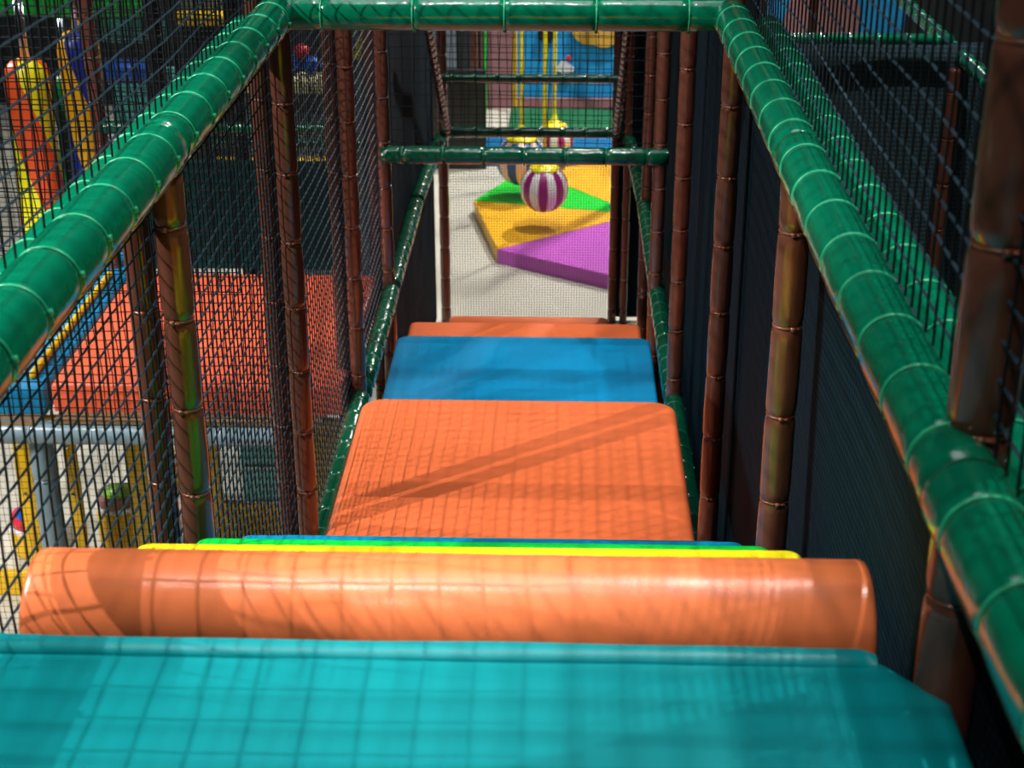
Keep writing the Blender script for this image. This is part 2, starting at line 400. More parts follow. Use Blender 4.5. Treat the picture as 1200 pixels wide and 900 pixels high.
for s, side in ((-1, 'left'), (1, 'right')):
    for k in range(2, 6):
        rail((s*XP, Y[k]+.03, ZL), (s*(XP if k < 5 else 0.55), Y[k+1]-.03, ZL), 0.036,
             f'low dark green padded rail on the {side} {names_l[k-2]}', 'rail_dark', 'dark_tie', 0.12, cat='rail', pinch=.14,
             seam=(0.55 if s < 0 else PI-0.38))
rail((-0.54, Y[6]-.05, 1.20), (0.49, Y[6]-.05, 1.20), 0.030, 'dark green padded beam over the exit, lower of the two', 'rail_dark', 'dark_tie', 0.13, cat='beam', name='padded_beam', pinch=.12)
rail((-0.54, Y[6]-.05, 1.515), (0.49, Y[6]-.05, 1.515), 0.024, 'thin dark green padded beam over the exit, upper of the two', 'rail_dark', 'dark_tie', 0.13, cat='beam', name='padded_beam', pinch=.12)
padded('slanting_post', (-0.50, 8.83, 1.235), (-0.50, 7.62, 2.10), 0.020, 0.075, 'brown', 'brown_tie', 'slanting brown padded brace above the exit on the left', 'brace', pinch=.22)
padded('slanting_post', (0.47, 8.83, 1.235), (0.47, 7.62, 2.10), 0.020, 0.075, 'brown', 'brown_tie', 'slanting brown padded brace above the exit on the right', 'brace', pinch=.22)
# overhead frame that carries the overhead net
rail((-XP, -.6, ZC), (-XP, 2.9, ZC), 0.043, 'overhead green padded rail along the left side', sp=.3)
rail((-XP, Y[4], ZC), (XP, Y[4], ZC), 0.04, 'overhead green padded crossbar above the middle beam', sp=.3, cat='beam', name='padded_beam')
rail((-XP, 5.0, ZC), (XP, 5.0, ZC), 0.04, 'overhead green padded crossbar above the orange pad', sp=.3, cat='beam', name='padded_beam')

# ------------------------------------------------------------------ foam pads and steps
def pad_bm(x0, x1, y0, y1, z0, z1, corner, edge=0.02, far_only=True, sub=True):
    """foam pad: outline with rounded far corners, softened rim, slightly crowned top"""
    pts = []
    def arc(cx, cy, a0, a1, r, n=8):
        for k in range(n+1):
            a = a0+(a1-a0)*k/n; pts.append((cx+r*math.cos(a), cy+r*math.sin(a)))
    cn = 0.01 if far_only else corner
    arc(x1-corner, y1-corner, 0, PI/2, corner); arc(x0+corner, y1-corner, PI/2, PI, corner)
    arc(x0+cn, y0+cn, PI, 1.5*PI, cn, 3); arc(x1-cn, y0+cn, 1.5*PI, 2*PI, cn, 3)
    cx, cy = (x0+x1)/2, (y0+y1)/2
    bm = bmesh.new(); rings = []
    prof = [(0, z0), (0, z1-edge)] + [(edge*(1-math.cos(t)), z1-edge+edge*math.sin(t)) for t in (PI/8, PI/4, 3*PI/8, PI/2)]
    for inset, z in prof:
        ring = []
        for px, py in pts:
            sx = (abs(px-cx)-inset)/max(1e-6, abs(px-cx)) if abs(px-cx) > 1e-6 else 1
            sy = (abs(py-cy)-inset)/max(1e-6, abs(py-cy)) if abs(py-cy) > 1e-6 else 1
            ring.append(bm.verts.new((cx+(px-cx)*sx, cy+(py-cy)*sy, z)))
        rings.append(ring)
    n = len(pts)
    for a, b in zip(rings[:-1], rings[1:]):
        for k in range(n): bm.faces.new((a[k], a[(k+1) % n], b[(k+1) % n], b[k]))
    bm.faces.new(rings[0][::-1]); bm.faces.new(rings[-1])
    return bm

def pad(name, x0, x1, y0, y1, z0, z1, mat, label, corner=0.06, edge=0.02, far_only=True, cat='pad'):
    bm = pad_bm(x0, x1, y0, y1, z0, z1, corner, edge, far_only)
    o = bm_obj(name, bm, mat, None, True, origin=((x0+x1)/2, (y0+y1)/2, z0))
    return tag(o, label, cat)

def deck(x0, x1, y0, y1, z1, label, legs=True):
    if not legs: return tag(box('deck_board', x0, x1, y0, y1, z1-0.018, z1, 'ply'), label, 'board')
    cx, cy = (x0+x1)/2, (y0+y1)/2
    t = empty('deck_platform', (cx, cy, 0), label, 'platform')
    o = bm_obj('board', box_geo(x0-cx, x1-cx, y0-cy, y1-cy, z1-0.018, z1, .002), 'ply', t)
    for sx in (-1, 1):
        for sy in (-1, 1):
            lx, ly = sx*((x1-x0)/2-.06), sy*((y1-y0)/2-.06)
            bm_obj('leg', box_geo(lx-.02, lx+.02, ly-.02, ly+.02, 0, z1-0.018, .003), 'black', t)
    return t

# teal platform mat: outline with a notch around the right post, rolled front lip
def teal_mat():
    z1, z0 = 2.53, 2.45
    out = [(0.552, 1.605), (-0.60, 1.605), (-0.60, -0.7), (0.612, -0.7), (0.612, 1.40), (0.612, 1.53)]
    bm = bmesh.new(); rings = []
    cx, cy = 0.0, 0.45
    for inset, z in [(0, z0), (0, z1-.025), (.004, z1-.013), (.012, z1-.004), (.025, z1)]:
        rings.append([bm.verts.new((x-(inset if x > cx else -inset), y-(inset if y > cy else -inset), z)) for x, y in out])
    n = len(out)
    for a, b in zip(rings[:-1], rings[1:]):
        for k in range(n): bm.faces.new((a[k], a[(k+1) % n], b[(k+1) % n], b[k]))
    bm.faces.new(rings[0]); bm.faces.new(rings[-1])
    t = empty('platform_mat', (0, 0.45, z0), 'large teal vinyl platform mat filling the foreground', 'mat')
    o = bm_obj('cover', bm, 'teal', t); o.location = (0, -0.45, -z0)
    # stitched lip along the far edge
    vs, fs = [], []; nx, q = 60, 12
    for i in range(nx+1):
        x = -0.60 + (1.135)*i/nx
        rr = 0.018*(1+0.08*noise.noise(Vector((x*6, 0, 0))))
        if i in (0, nx): rr *= 0.6
        zz = z1-0.004 + 0.004*noise.noise(Vector((x*2.5, 3, 0)))
        for k in range(q):
            a = 2*PI*k/q; vs.append((x, 1.598+1.15*rr*math.cos(a), zz+rr*0.8*math.sin(a)))
    for i in range(nx):
        for k in range(q): fs.append((i*q+k, i*q+(k+1) % q, (i+1)*q+(k+1) % q, (i+1)*q+k))
    fs += [tuple(range(q)), tuple(nx*q+k for k in range(q))[::-1]]
    o = mesh_obj('rolled_edge', vs, fs, 'teal', t, True); o.location = (0, -0.45, -z0)
    return t
teal_mat()
deck(-0.53, 0.53, -0.7, 1.58, 2.449, 'plywood board under the teal platform mat')

# orange bolster behind the lip: a half-round roll with flat ends
def bolster():
    x0, x1, yc, zc, R = -0.545, 0.562, 1.800, 2.445, 0.090
    n = 40; sect = [(yc-R, zc-0.12)] + [(yc-R*math.cos(PI*k/n), zc+R*math.sin(PI*k/n)) for k in range(n+1)] + [(yc+R, zc-0.12)]
    vs, fs = [], []; xs = [x0, x0+.002, x0+.006] + [x0+.01+(x1-x0-.02)*k/40 for k in range(41)] + [x1-.006, x1-.002, x1]
    for i, x in enumerate(xs):
        e = {0: .955, 1: .98, 2: .995}.get(min(i, len(xs)-1-i), 1.0)
        for (y, z) in sect:
            w = 1+0.006*noise.noise(Vector((x*9, y*3, z*3)))
            vs.append((x, yc+(y-yc)*e*w, zc+(z-zc)*e*w if z > zc-0.01 else z))
    m = len(sect)
    for i in range(len(xs)-1):
        for k in range(m): fs.append((i*m+k, i*m+(k+1) % m, (i+1)*m+(k+1) % m, (i+1)*m+k))
    fs += [tuple(range(m)), tuple((len(xs)-1)*m+k for k in range(m))[::-1]]
    bm = bmesh.new(); bvs = [bm.verts.new(v) for v in vs]
    for f in fs: bm.faces.new([bvs[i] for i in f])
    return tag(bm_obj('foam_bolster', bm, 'orange_roll', None, True, origin=(0, yc, zc-.12)), 'glossy orange half-round foam bolster behind the teal mat', 'bolster')
bolster()
tag(box('foam_block', -0.545, 0.562, 1.70, 1.92, 1.10, 2.324, 'orange', 0.01), 'orange foam block carrying the half-round bolster', 'block')

# coloured steps: only the noses show over the bolster
steps = [('yellow', 2.28, 2.290, 'yellow'), ('green', 2.65, 2.0875, 'bright green'), ('blue', 3.02, 1.8845, 'blue'), ('teal', 3.39, 1.675, 'dark teal')]
y0 = 1.925
for m, y1, z1, nm in steps:
    st = tag(bm_obj('foam_step', pad_bm(-0.545, 0.562, y0, y1, 1.10, z1, 0.02, 0.02), m, None, True, origin=(0, (y0+y1)/2, 1.10)),
        f'{nm} foam step showing as a thin strip behind the orange bolster', 'step')
    if m == 'yellow': st.rotation_euler = (0, -0.004, 0)
    y0 = y1+0.003
tag(bm_obj('foam_step', pad_bm(-0.545, 0.562, y0, 3.76, 1.10, 1.43, 0.02, 0.02), 'orange', None, True, origin=(0, 3.6, 1.10)), 'lowest orange foam step, hidden just before the large orange pad', 'step')
deck(-0.53, 0.53, 1.70, 3.76, 1.099, 'plywood board under the coloured foam steps')

pad('foam_pad', -0.533, 0.562, 3.77, 5.02, 1.18, 1.30, 'orange', 'large orange foam pad in the middle of the passage, crossed by shadows', 0.07, 0.03)
deck(-0.52, 0.53, 3.79, 5.0, 1.179, 'plywood board under the large orange pad')
pad('foam_pad', -0.540, 0.545, 5.03, 6.28, 0.90, 1.015, 'blue', 'blue foam pad one level below the large orange pad', 0.05, 0.012)
deck(-0.53, 0.53, 5.05, 6.27, 0.899, 'plywood board under the blue pad')
pad('foam_pad', -0.565, 0.545, 6.30, 7.07, 0.64, 0.765, 'orange', 'narrow orange foam pad just beyond the blue pad', 0.02, 0.025)
deck(-0.53, 0.53, 6.32, 7.05, 0.639, 'plywood board under the narrow orange pad')
pad('landing_mat', -0.505, 0.45, 7.6, 8.86, 0.0, 0.085, 'orange', 'flat orange landing mat on the floor at the exit', 0.03, 0.02)

# ------------------------------------------------------------------ nets
XN = 0.614
net('side_net', (-XN, 0.4, 2.80), (0, Y[2]-0.4, 0), (0, 0, ZC-2.80), 0.043, 0.0025, 'near left net of slate ropes and black strands above the green rail', rv=0.0020)
net('side_net', (-XN, 0.9, 1.15), (0, Y[2]-0.9, 0), (0, 0, 2.78-1.15), 0.043, 0.0025, 'near left net below the green rail, beside the foam bolster', rv=0.0020)
net('side_net', (-XN, Y[2]+.02, 1.15), (0, Y[4]-Y[2]-.04, 0), (0, 0, ZC-1.15), 0.043, 0.0024, 'left net between the top beam and the middle beam', rv=0.0021)
net('side_net', (XN, 0.4, 2.80), (0, Y[2]-0.4, 0), (0, 0, ZC-2.80), 0.044, 0.0024, 'right net of slate ropes above the green rail', rv=0.0019)
net('overhead_net', (-XP, -.5, ZC+.05), (2*XP+.3, 0, 0), (0, Y[3]+.4, 0), 0.052, 0.0022, 'overhead net stretched between the upper rails', mats=('rope_v', 'rope_v'), bead=False)
net('cross_net', (-0.52, Y[6], 1.2), (1.0, 0, 0), (0, 0, 1.4), 0.045, 0.0022, 'black net hanging over the exit beams', mats=('rope_fine', 'rope_fine'), bead=False)
net('cross_net', (-0.56, Y[4]+.01, ZB), (1.12, 0, 0), (0, 0, 1.2), 0.05, 0.0014, 'thin black net standing on the middle dark green beam', mats=('rope_fine', 'rope_fine'), bead=False)
net('cross_net', (-2.9, Y[2], 2.05), (2.17, 0, 0), (0, 0, ZC-2.05), 0.058, 0.0018, 'fine black net across the left cage, nearest crosswise one', mats=('rope_fine', 'rope_fine'), bead=False, sag=0.012)
net('cross_net', (-2.4, 5.12, 1.16), (1.67, 0, 0), (0, 0, ZC-1.16), 0.034, 0.0021, 'dense black net in front of the left red-orange pad', mats=('rope_fine', 'rope_fine'), bead=False, sag=0.012)
net('cross_net', (-2.4, 5.24, 0.1), (1.67, 0, 0), (0, 0, 0.95), 0.028, 0.0010, 'thin brown net hanging below the grey beam', mats=('rope_brown', 'rope_brown'), bead=False)
net('cross_net', (-1.78, Y[4]+.05, 1.2), (1.02, 0, 0), (0, 0, 2.6), 0.036, 0.0017, 'dense black net behind the left red-orange pad', mats=('rope_fine', 'rope_fine'), bead=False, sag=0.012)
net('cross_net', (-3.3, 8.9, 0.6), (2.55, 0, 0), (0, 0, 2.4), 0.04, 0.0018, 'black net far behind at left, in front of the coloured panels', mats=('rope_fine', 'rope_fine'), bead=False, sag=0.012)

# mesh cloths
sheet('mesh_cloth', (0.652, 0.3, 0.05), (0, Y[2]-.3, 0), (0, 0, 2.74), 'black mesh cloth wall below the right green rail', 'cloth', 0.02, cat='cloth')
sheet('mesh_cloth', (0.652, Y[2]+.02, 0.0), (0, 4.85, 0), (0, 0, 3.85), 'black mesh cloth wall on the right beyond the top beam', 'cloth', 0.02, cat='cloth')
sheet('mesh_cloth', (-0.652, Y[4]+.03, 0.05), (.062, 2.40, 0), (0, 0, 3.2), 'black mesh cloth wall on the left beyond the middle beam', 'cloth', 0.02, cat='cloth')
sheet('mesh_cloth', (0.76, 6.53, 0.0), (1.12, 0, 0), (0, 0, 2.235), 'grey mesh cloth hanging under the thin beam behind the right net', 'cloth_grey', 0.02, cat='cloth')
sheet('mesh_cloth', (1.895, 2.0, 0.0), (0, 4.60, 0), (0, 0, 2.14), 'dark mesh cloth along the right neighbouring passage', 'cloth_grey', 0.02, cat='cloth')
sheet('mesh_cloth', (-1.78, 6.58, 1.2), (1.04, 0, 0), (0, 0, 0.50), 'dark green mesh cloth behind the left red-orange pad', 'cloth_green', 0.02, cat='cloth')
scr = mesh_obj('exit_screen', [(-.5, 0, 0), (.44, 0, 0), (.44, 0, 1.16), (-.5, 0, 1.16)], [(0, 1, 2, 3)], 'screen'); scr.location = (0, 8.93, 0.0)
tag(scr, 'fine see-through mesh screen across the exit', 'screen')

sheet('mesh_cloth', (0.50, 9.03, 0.02), (.155, 0, 0), (0, 0, 3.0), 'narrow black mesh cloth closing the gap right of the exit', 'cloth', 0.01, cat='cloth')
# ------------------------------------------------------------------ right neighbouring passage
rail((0.78, 6.46, 2.262), (1.73, 6.46, 2.262), 0.022, 'thin green beam behind the right net, above the grey cloth', 'rail', 'rail_tie', .12, cat='beam', name='padded_beam')
rail((1.80, 4.6, 2.175), (1.80, 10.2, 2.175), 0.030, 'mint green rail slanting across the top right corner behind the net', 'rail', 'rail_tie', .12)
post(1.76, 6.45, 2.14, 0.026, 'brown post at the end of the thin right beam')
post(1.36, 9.6, 2.6, 0.022, 'slim brown post far behind the right net, left one')
post(1.66, 9.6, 2.6, 0.022, 'slim brown post far behind the right net, right one')
rail((0.86, 1.2, 2.50), (0.86, 4.2, 2.50), 0.030, 'tan padded rail behind the right net', 'seam', 'brown_tie', .2)

# ------------------------------------------------------------------ left cage: pad, grey frame, columns
pad('foam_pad', -1.70, -0.628, 5.20, 6.38, 1.14, 1.255, 'red_orange', 'red-orange foam pad on the left, seen through the nets', 0.03, 0.02)
deck(-1.68, -0.70, 5.135, 6.36, 1.139, 'plywood board under the left red-orange pad', False)
rail((-2.35, 5.16, 1.075), (-0.745, 5.16, 1.075), 0.044, 'glossy grey padded beam below the left red-orange pad', 'grey_pad', 'grey_tie', .24, cat='beam', name='padded_beam')
post(-1.765, 5.20, 1.04, 0.045, 'grey padded post under the grey beam at left', mat='grey_pad', tie='grey_tie', sp=.3)
pad('foam_pad', -2.30, -1.735, 5.22, 7.15, 1.12, 1.225, 'blue', 'blue foam pad beyond the left red-orange pad', 0.03)
rail((-1.80, 5.3, 1.24), (-1.80, 6.4, 1.24), 0.014, 'thin yellow padded edge bar between the left pads', 'gold', 'brown_tie', .3)
deck(-2.28, -1.75, 5.135, 7.1, 1.119, 'plywood board under the left blue pad', False)
post(-1.815, 6.52, 3.0, 0.030, 'brown post behind the left pad, beside the blue and yellow column')
post(-2.02, 4.10, 3.9, 0.026, 'dark brown post at the far left edge')
post(-1.90, 7.9, 3.0, 0.045, 'black post far left, second from the blue and yellow column', mat='black', tie='black')
post(-1.50, 7.9, 3.0, 0.040, 'black post far left, third from the blue and yellow column', mat='black', tie='black')
rail((-1.80, 6.50, 1.86), (-0.74, 6.50, 1.86), 0.026, 'dark green beam behind the left pad, seen through nets', 'rail_dark', 'dark_tie', .12, cat='beam', name='padded_beam')

def twist(x, y, z0, z1, R, cols, turns, ph, label):
    t = empty('twisted_column', (x, y, z0), label, 'column')
    prof = [(R*0.7, 0), (R*.95, .03), (R, .08)] + [(R, .08+(z1-z0-.16)*k/10) for k in range(1, 10)] + [(R, z1-z0-.08), (R*.9, z1-z0-.03), (R*.6, z1-z0)]
    vs, fs = lathe_geo(prof, 32)
    vs = [(vx*(1+.06*math.sin(2*math.atan2(vy, vx)+vz*turns*2*PI)), vy*(1+.06*math.sin(2*math.atan2(vy, vx)+vz*turns*2*PI)), vz) for vx, vy, vz in vs]
    mesh_obj('padded_roll', vs, fs, spiral_mat('spiral_'+label.split()[0], cols, turns, ph), t, True)
    vs, fs = lathe_geo([(.02, 0), (.02, .25)], 12); o = mesh_obj('spindle', vs, fs, 'chrome', t, True); o.location = (0, 0, z1-z0)
    vs, fs = lathe_geo([(.05, -.002), (.05, .012)], 16); mesh_obj('base_plate', vs, fs, 'chrome', t, True)
    return t
OR, YE, BL, DG, BK, GO = srgb(225, 85, 35), srgb(225, 215, 20), srgb(15, 40, 120), srgb(0, 115, 50), srgb(4, 34, 18), srgb(200, 145, 10)
twist(-2.13, 6.62, 1.226, 2.12, 0.098, (OR, YE), 1.1, 0.1, 'orange and yellow spiral-striped padded column at left')
twist(-2.07, 6.98, 1.226, 1.98, 0.075, (BK, DG), 1.1, 0.4, 'black and green spiral-striped padded column, middle of three')
twist(-1.925, 6.72, 1.226, 2.22, 0.088, (BL, GO), 1.1, 0.6, 'blue and yellow spiral-striped padded column, right of three')

# yellow toddler panel under the left pad
def toddler():
    t = empty('toddler_frame', (-1.4, 5.75, 0), 'yellow toddler play frame with openings under the left pad', 'play frame')
    def pb(name, x0, x1, z0, z1, d=0.03, mat='gold', y=5.75, bev=.006):
        o = bm_obj(name, box_geo(x0, x1, y, y+d, z0, z1, bev), mat, t); o.location = (1.4, -5.75, 0); return o
    pb('top_board', -2.35, -0.67, 0.80, 0.855)
    pb('bottom_board', -2.35, -0.67, 0.0, 0.12)
    for x0, x1 in ((-2.09, -2.02), (-1.88, -1.83), (-1.625, -1.545), (-1.285, -1.235), (-0.93, -0.67)):
        pb('upright', x0, x1, 0.12, 0.80)
    a = pb('window_board', -1.15, -0.93, 0.47, 0.80, .012, 'aqua', 5.76, .003); a['label'] = 'pale aqua window board'
    pb('lower_board', -1.235, -0.93, 0.30, 0.47)
    for z0 in (.47, .63): pb('glazing_bar', -1.15, -.93, z0, z0+.008, .008, 'white', 5.75, .002)
    for x, z in ((-2.06, .72), (-1.86, .72), (-2.06, .5), (-1.86, .5), (-1.585, .5)):
        vs, fs = lathe_geo([(.009, 0), (.009, .004), (.004, .009)], 10); o = mesh_obj('screw', vs, fs, 'chrome', t, True)
        o.rotation_euler = (PI/2, 0, 0); o.location = (x+1.4, -0.001, z)
    return t
toddler()
def pod(x, y, h, R, dome, inner, label):
    t = empty('play_pod', (x, y, 0), label, 'pod')
    vs, fs = lathe_geo([(R*.92, 0), (R, .02), (R, h-.02), (R*.96, h)], 28); mesh_obj('drum', vs, fs, 'gold', t, True)
    vs, fs = lathe_geo([(R*.98, h), (R*1.06, h+.012), (R*.98, h+.024)], 28); mesh_obj('rim', vs, fs, 'white', t, True)
    vs, fs = lathe_geo([(R*math.cos(a)*.92, h+.024+R*.75*math.sin(a)) for a in (0, .25, .5, .8, 1.1, 1.35, 1.55)], 28); mesh_obj('dome', vs, fs, dome, t, True)
    vs, fs = lathe_geo([(R*.93, h+.0245), (R*.935, h+.05), (R*.9, h+.07)], 28); mesh_obj('inner_band', vs, fs, inner, t, True)
pod(-1.80, 6.15, 0.23, 0.10, 'lime', 'mauve', 'yellow play drum with a green and mauve dome behind the yellow play frame')
pod(-2.19, 6.15, 0.12, 0.11, 'bright_blue', 'red', 'yellow play drum with a blue and red dome at the far left')
pod(-1.76, 6.75, 0.14, 0.075, 'sky_blue', 'yellow', 'slim yellow play drum with a small blue dome')
t = empty('picture_board', (-1.17, 5.5, 0), 'maroon picture board with a round pink face behind the foam bolster', 'board')
bm_obj('board', box_geo(-.11, .11, 0, .02, 0, .32, .004), 'maroon', t)
vs, fs = lathe_geo([(.052, 0), (.05, .004)], 24); o = mesh_obj('round_print', vs, fs, 'pink', t, True); o.rotation_euler = (PI/2, 0, 0); o.location = (0.01, -.001, .26)

# ------------------------------------------------------------------ background at left, behind the nets
def slab(name, x0, x1, z0, z1, y, d, mat, label, cat, bev=.01, foot=False):
    return tag(box(name, x0, x1, y, y+d, z0, z1, mat, bev), label, cat)
slab('foam_wall', -1.90, -1.28, 0.0, 1.275, 9.6, .06, 'grey_panel', 'grey foam wall panel behind the left nets', 'panel')
slab('foam_wall', -1.145, -0.93, 0.0, 1.70, 9.7, .06, 'grey_panel', 'tall narrow grey foam panel left of the passage', 'panel')
slab('padded_ledge', -1.90, -1.28, 1.278, 1.372, 9.5, .2, 'cream', 'cream padded ledge on top of the grey foam wall', 'ledge', .02)
rail((-1.95, 9.3, 0.905), (-1.25, 9.3, 0.905), 0.034, 'yellow padded bar in front of the grey wall, upper one', 'gold', 'brown_tie', .1, cat='bar')
rail((-1.95, 9.3, 0.812), (-1.25, 9.3, 0.812), 0.020, 'yellow padded bar in front of the grey wall, lower one', 'gold', 'brown_tie', .1, cat='bar')
rail((-1.95, 9.25, 1.035), (-0.9, 9.25, 1.035), 0.026, 'dark green bar in front of the grey wall', 'rail_dark', 'dark_tie', .12, cat='bar')
slab('foam_wall', -2.24, -1.93, 0.0, 1.62, 9.9, .06, 'hall_dark', 'dark panel below the upper yellow ledge', 'panel')
slab('padded_ledge', -2.26, -1.94, 1.625, 1.705, 9.8, .2, 'gold', 'yellow padded ledge high behind the left nets', 'ledge', .02)
slab('foam_wall', -2.24, -1.93, 1.71, 2.4, 9.9, .06, 'grey_panel', 'grey panel above the yellow ledge', 'panel')
slab('foam_wall', -3.4, -2.30, 1.72, 2.3, 9.6, .06, 'green', 'bright green panel at the top left behind the nets', 'panel')
slab('foam_wall', -2.72, -2.32, 0.0, 1.34, 9.9, .06, 'aqua', 'pale teal panel behind the left nets, below the blue roller', 'panel')
slab('foam_wall', -2.72, -2.32, 1.52, 1.66, 9.8, .06, 'aqua', 'pale teal strip panel above the blue roller', 'panel')
rail((-2.72, 9.4, 1.43), (-2.30, 9.4, 1.43), 0.072, 'fat blue padded roller behind the left nets', 'bright_blue', 'deep_blue', .2, cat='roller', name='padded_roller')
tag(box('support_stand', -2.70, -2.66, 9.38, 9.42, 0, 1.36, 'black'), 'black stand under the left end of the blue roller', 'stand')
tag(box('support_stand', -2.36, -2.32, 9.38, 9.42, 0, 1.36, 'black'), 'black stand under the right end of the blue roller', 'stand')
# green stripe and yellow band on the narrow grey panel
o = bm_obj('diagonal_band', box_geo(-.03, .03, 0, .02, -.16, .16, .005), 'yellow'); o.rotation_euler = (0, .45, 0); o.location = (-1.06, 9.675, 1.60)
tag(o, 'yellow band slanting over the tall narrow grey panel', 'band')
tag(box('hanging_strip', -1.07, -1.045, 9.66, 9.685, 1.1, 1.62, 'leaf', .004), 'dark green strip hanging in front of the narrow grey panel', 'strip')
# foam balls resting on the cream ledge
ico = None
def foam_ball(x, y, z, r, mat, label, group):
    global ico
    if ico is None:
        bm = bmesh.new(); bmesh.ops.create_icosphere(bm, subdivisions=3, radius=1)
        ico = bpy.data.meshes.new('foam_ball'); bm.to_mesh(ico); bm.free(); ico.polygons.foreach_set('use_smooth', [True]*len(ico.polygons))
    me = ico.copy(); me.materials.append(M[mat]); o = bpy.data.objects.new('foam_ball', me); C.objects.link(o)
    o.location = (x, y, z); o.scale = (r, r, r); tag(o, label, 'ball', group)
for k, (x, r, m) in enumerate(((-1.50, .062, 'bright_blue'), (-1.38, .058, 'bright_blue'), (-1.44, .05, 'red'), (-1.86, .045, 'bright_blue'), (-1.78, .04, 'red'), (-1.67, .06, 'bright_blue'))):
    z = 1.374+r + (.09 if k == 2 else 0)
    foam_ball(x, 9.6, z, r, m, ('blue' if m == 'bright_blue' else 'red')+' foam ball lying on the cream ledge behind the left nets', 'blue foam balls on the ledge' if m == 'bright_blue' else 'red foam balls on the ledge')

# ------------------------------------------------------------------ play mat and hanging balls outside the exit
V = [(-.481, 11.108), (-.263, 10.032), (0.52, 9.52), (1.40, 9.75), (1.85, 10.62), (1.60, 11.60), (0.75, 12.15), (-.13, 11.95)]
ctr = (0.72, 10.82)
cols = ['mat_gold', 'mat_mauve', 'mat_gold', 'mat_green', 'mat_mauve', 'mat_gold', 'mat_gold', 'mat_green']
t = empty('play_mat', (ctr[0], ctr[1], 0), 'many-sided floor mat of coloured wedges outside the exit', 'mat')
for k in range(8):
    a, b = V[k], V[(k+1) % 8]
    if k == 7: b = V[0]
    tri = [(ctr[0], ctr[1]), a, b]
    bm = bmesh.new()
    lo = [bm.verts.new((p[0]-ctr[0], p[1]-ctr[1], 0.002)) for p in tri]; hi = [bm.verts.new((p[0]-ctr[0], p[1]-ctr[1], .1)) for p in tri]
    bm.faces.new(lo[::-1]); bm.faces.new(hi)
    for i in range(3): bm.faces.new((lo[i], lo[(i+1) % 3], hi[(i+1) % 3], hi[i]))
    bmesh.ops.bevel(bm, geom=[e for e in bm.edges if abs(e.verts[0].co.z-e.verts[1].co.z) < .01 and e.verts[0].co.z > .05], offset=.004, segments=2, affect='EDGES')
    o = bm_obj('wedge', bm, cols[k], t); o['label'] = {'mat_gold': 'golden yellow wedge', 'mat_mauve': 'purple wedge', 'mat_green': 'bright green wedge'}[cols[k]]

def hung_ball(x, y, z, r, cols, n, ztop, label, rz=0.0, strap_w=.012):
    t = empty('hanging_ball', (x, y, z-r), label, 'ball')
    bm = bmesh.new(); bmesh.ops.create_uvsphere(bm, u_segments=48, v_segments=24, radius=r)
    o = bm_obj('ball', bm, ball_mat('striped_'+label.split()[0], cols, n), t); o.location = (0, 0, r); o.rotation_euler = (0, 0, rz)
    vs, fs = lathe_geo([(r*.62, r*.80), (r*.60, r*.87), (r*.42, r*.95), (r*.2, r*1.06), (r*.12, r*1.25), (.018, r*1.4)], 24)
    vs = [(a*(1+.06*math.sin(5*math.atan2(b, a))), b*(1+.06*math.sin(5*math.atan2(b, a))), c) for a, b, c in vs]
    o = mesh_obj('cap', vs, fs, 'yellow', t, True); o.location = (0, 0, r)
    vs, fs = lathe_geo([(strap_w, r*2.35), (strap_w*1.2, r*2.35+.3), (strap_w, ztop-(z-r))], 10)
    vs = [(a, b, c) for a, b, c in vs]
    mesh_obj('strap', vs, fs, 'yellow', t, True)
    return t
WH = srgb(235, 232, 228)
hung_ball(0.043, 10.50, 0.386, 0.168, (srgb(150, 25, 110), WH), 8, 2.70, 'magenta and white striped ball hanging nearest the exit', .55)
hung_ball(-0.13, 11.2, 0.385, 0.188, (srgb(20, 85, 165), srgb(240, 205, 180)), 8, 2.70, 'blue and white striped ball hanging left behind the magenta one', .2)
hung_ball(0.102, 12.0, 0.16+.15, 0.15, (srgb(170, 30, 110), WH), 8, 2.70, 'pink striped ball hanging furthest back under the middle beam', .2)
# the arm frame that carries the ball straps, above the view
t = empty('carousel_frame', (ctr[0], 11.3, 0), 'yellow arm frame from which the striped balls hang', 'frame')
def arm(p0, p1, r, nm, m='gold'):
    p0, p1 = Vector(p0)-Vector((ctr[0], 11.3, 0)), Vector(p1)-Vector((ctr[0], 11.3, 0)); d = p1-p0
    vs, fs = lathe_geo([(r, 0), (r, d.length)], 16); o = mesh_obj(nm, vs, fs, m, t, True); o.location = p0
    o.rotation_mode = 'QUATERNION'; o.rotation_quaternion = Vector((0, 0, 1)).rotation_difference(d.normalized())
arm((ctr[0], 11.3, .1), (ctr[0], 11.3, 2.75), .04, 'mast')
for bx_, by_ in ((0.043, 10.5), (-.13, 11.2), (.102, 12.0)): arm((ctr[0], 11.3, 2.72), (bx_, by_, 2.72), .022, 'arm')

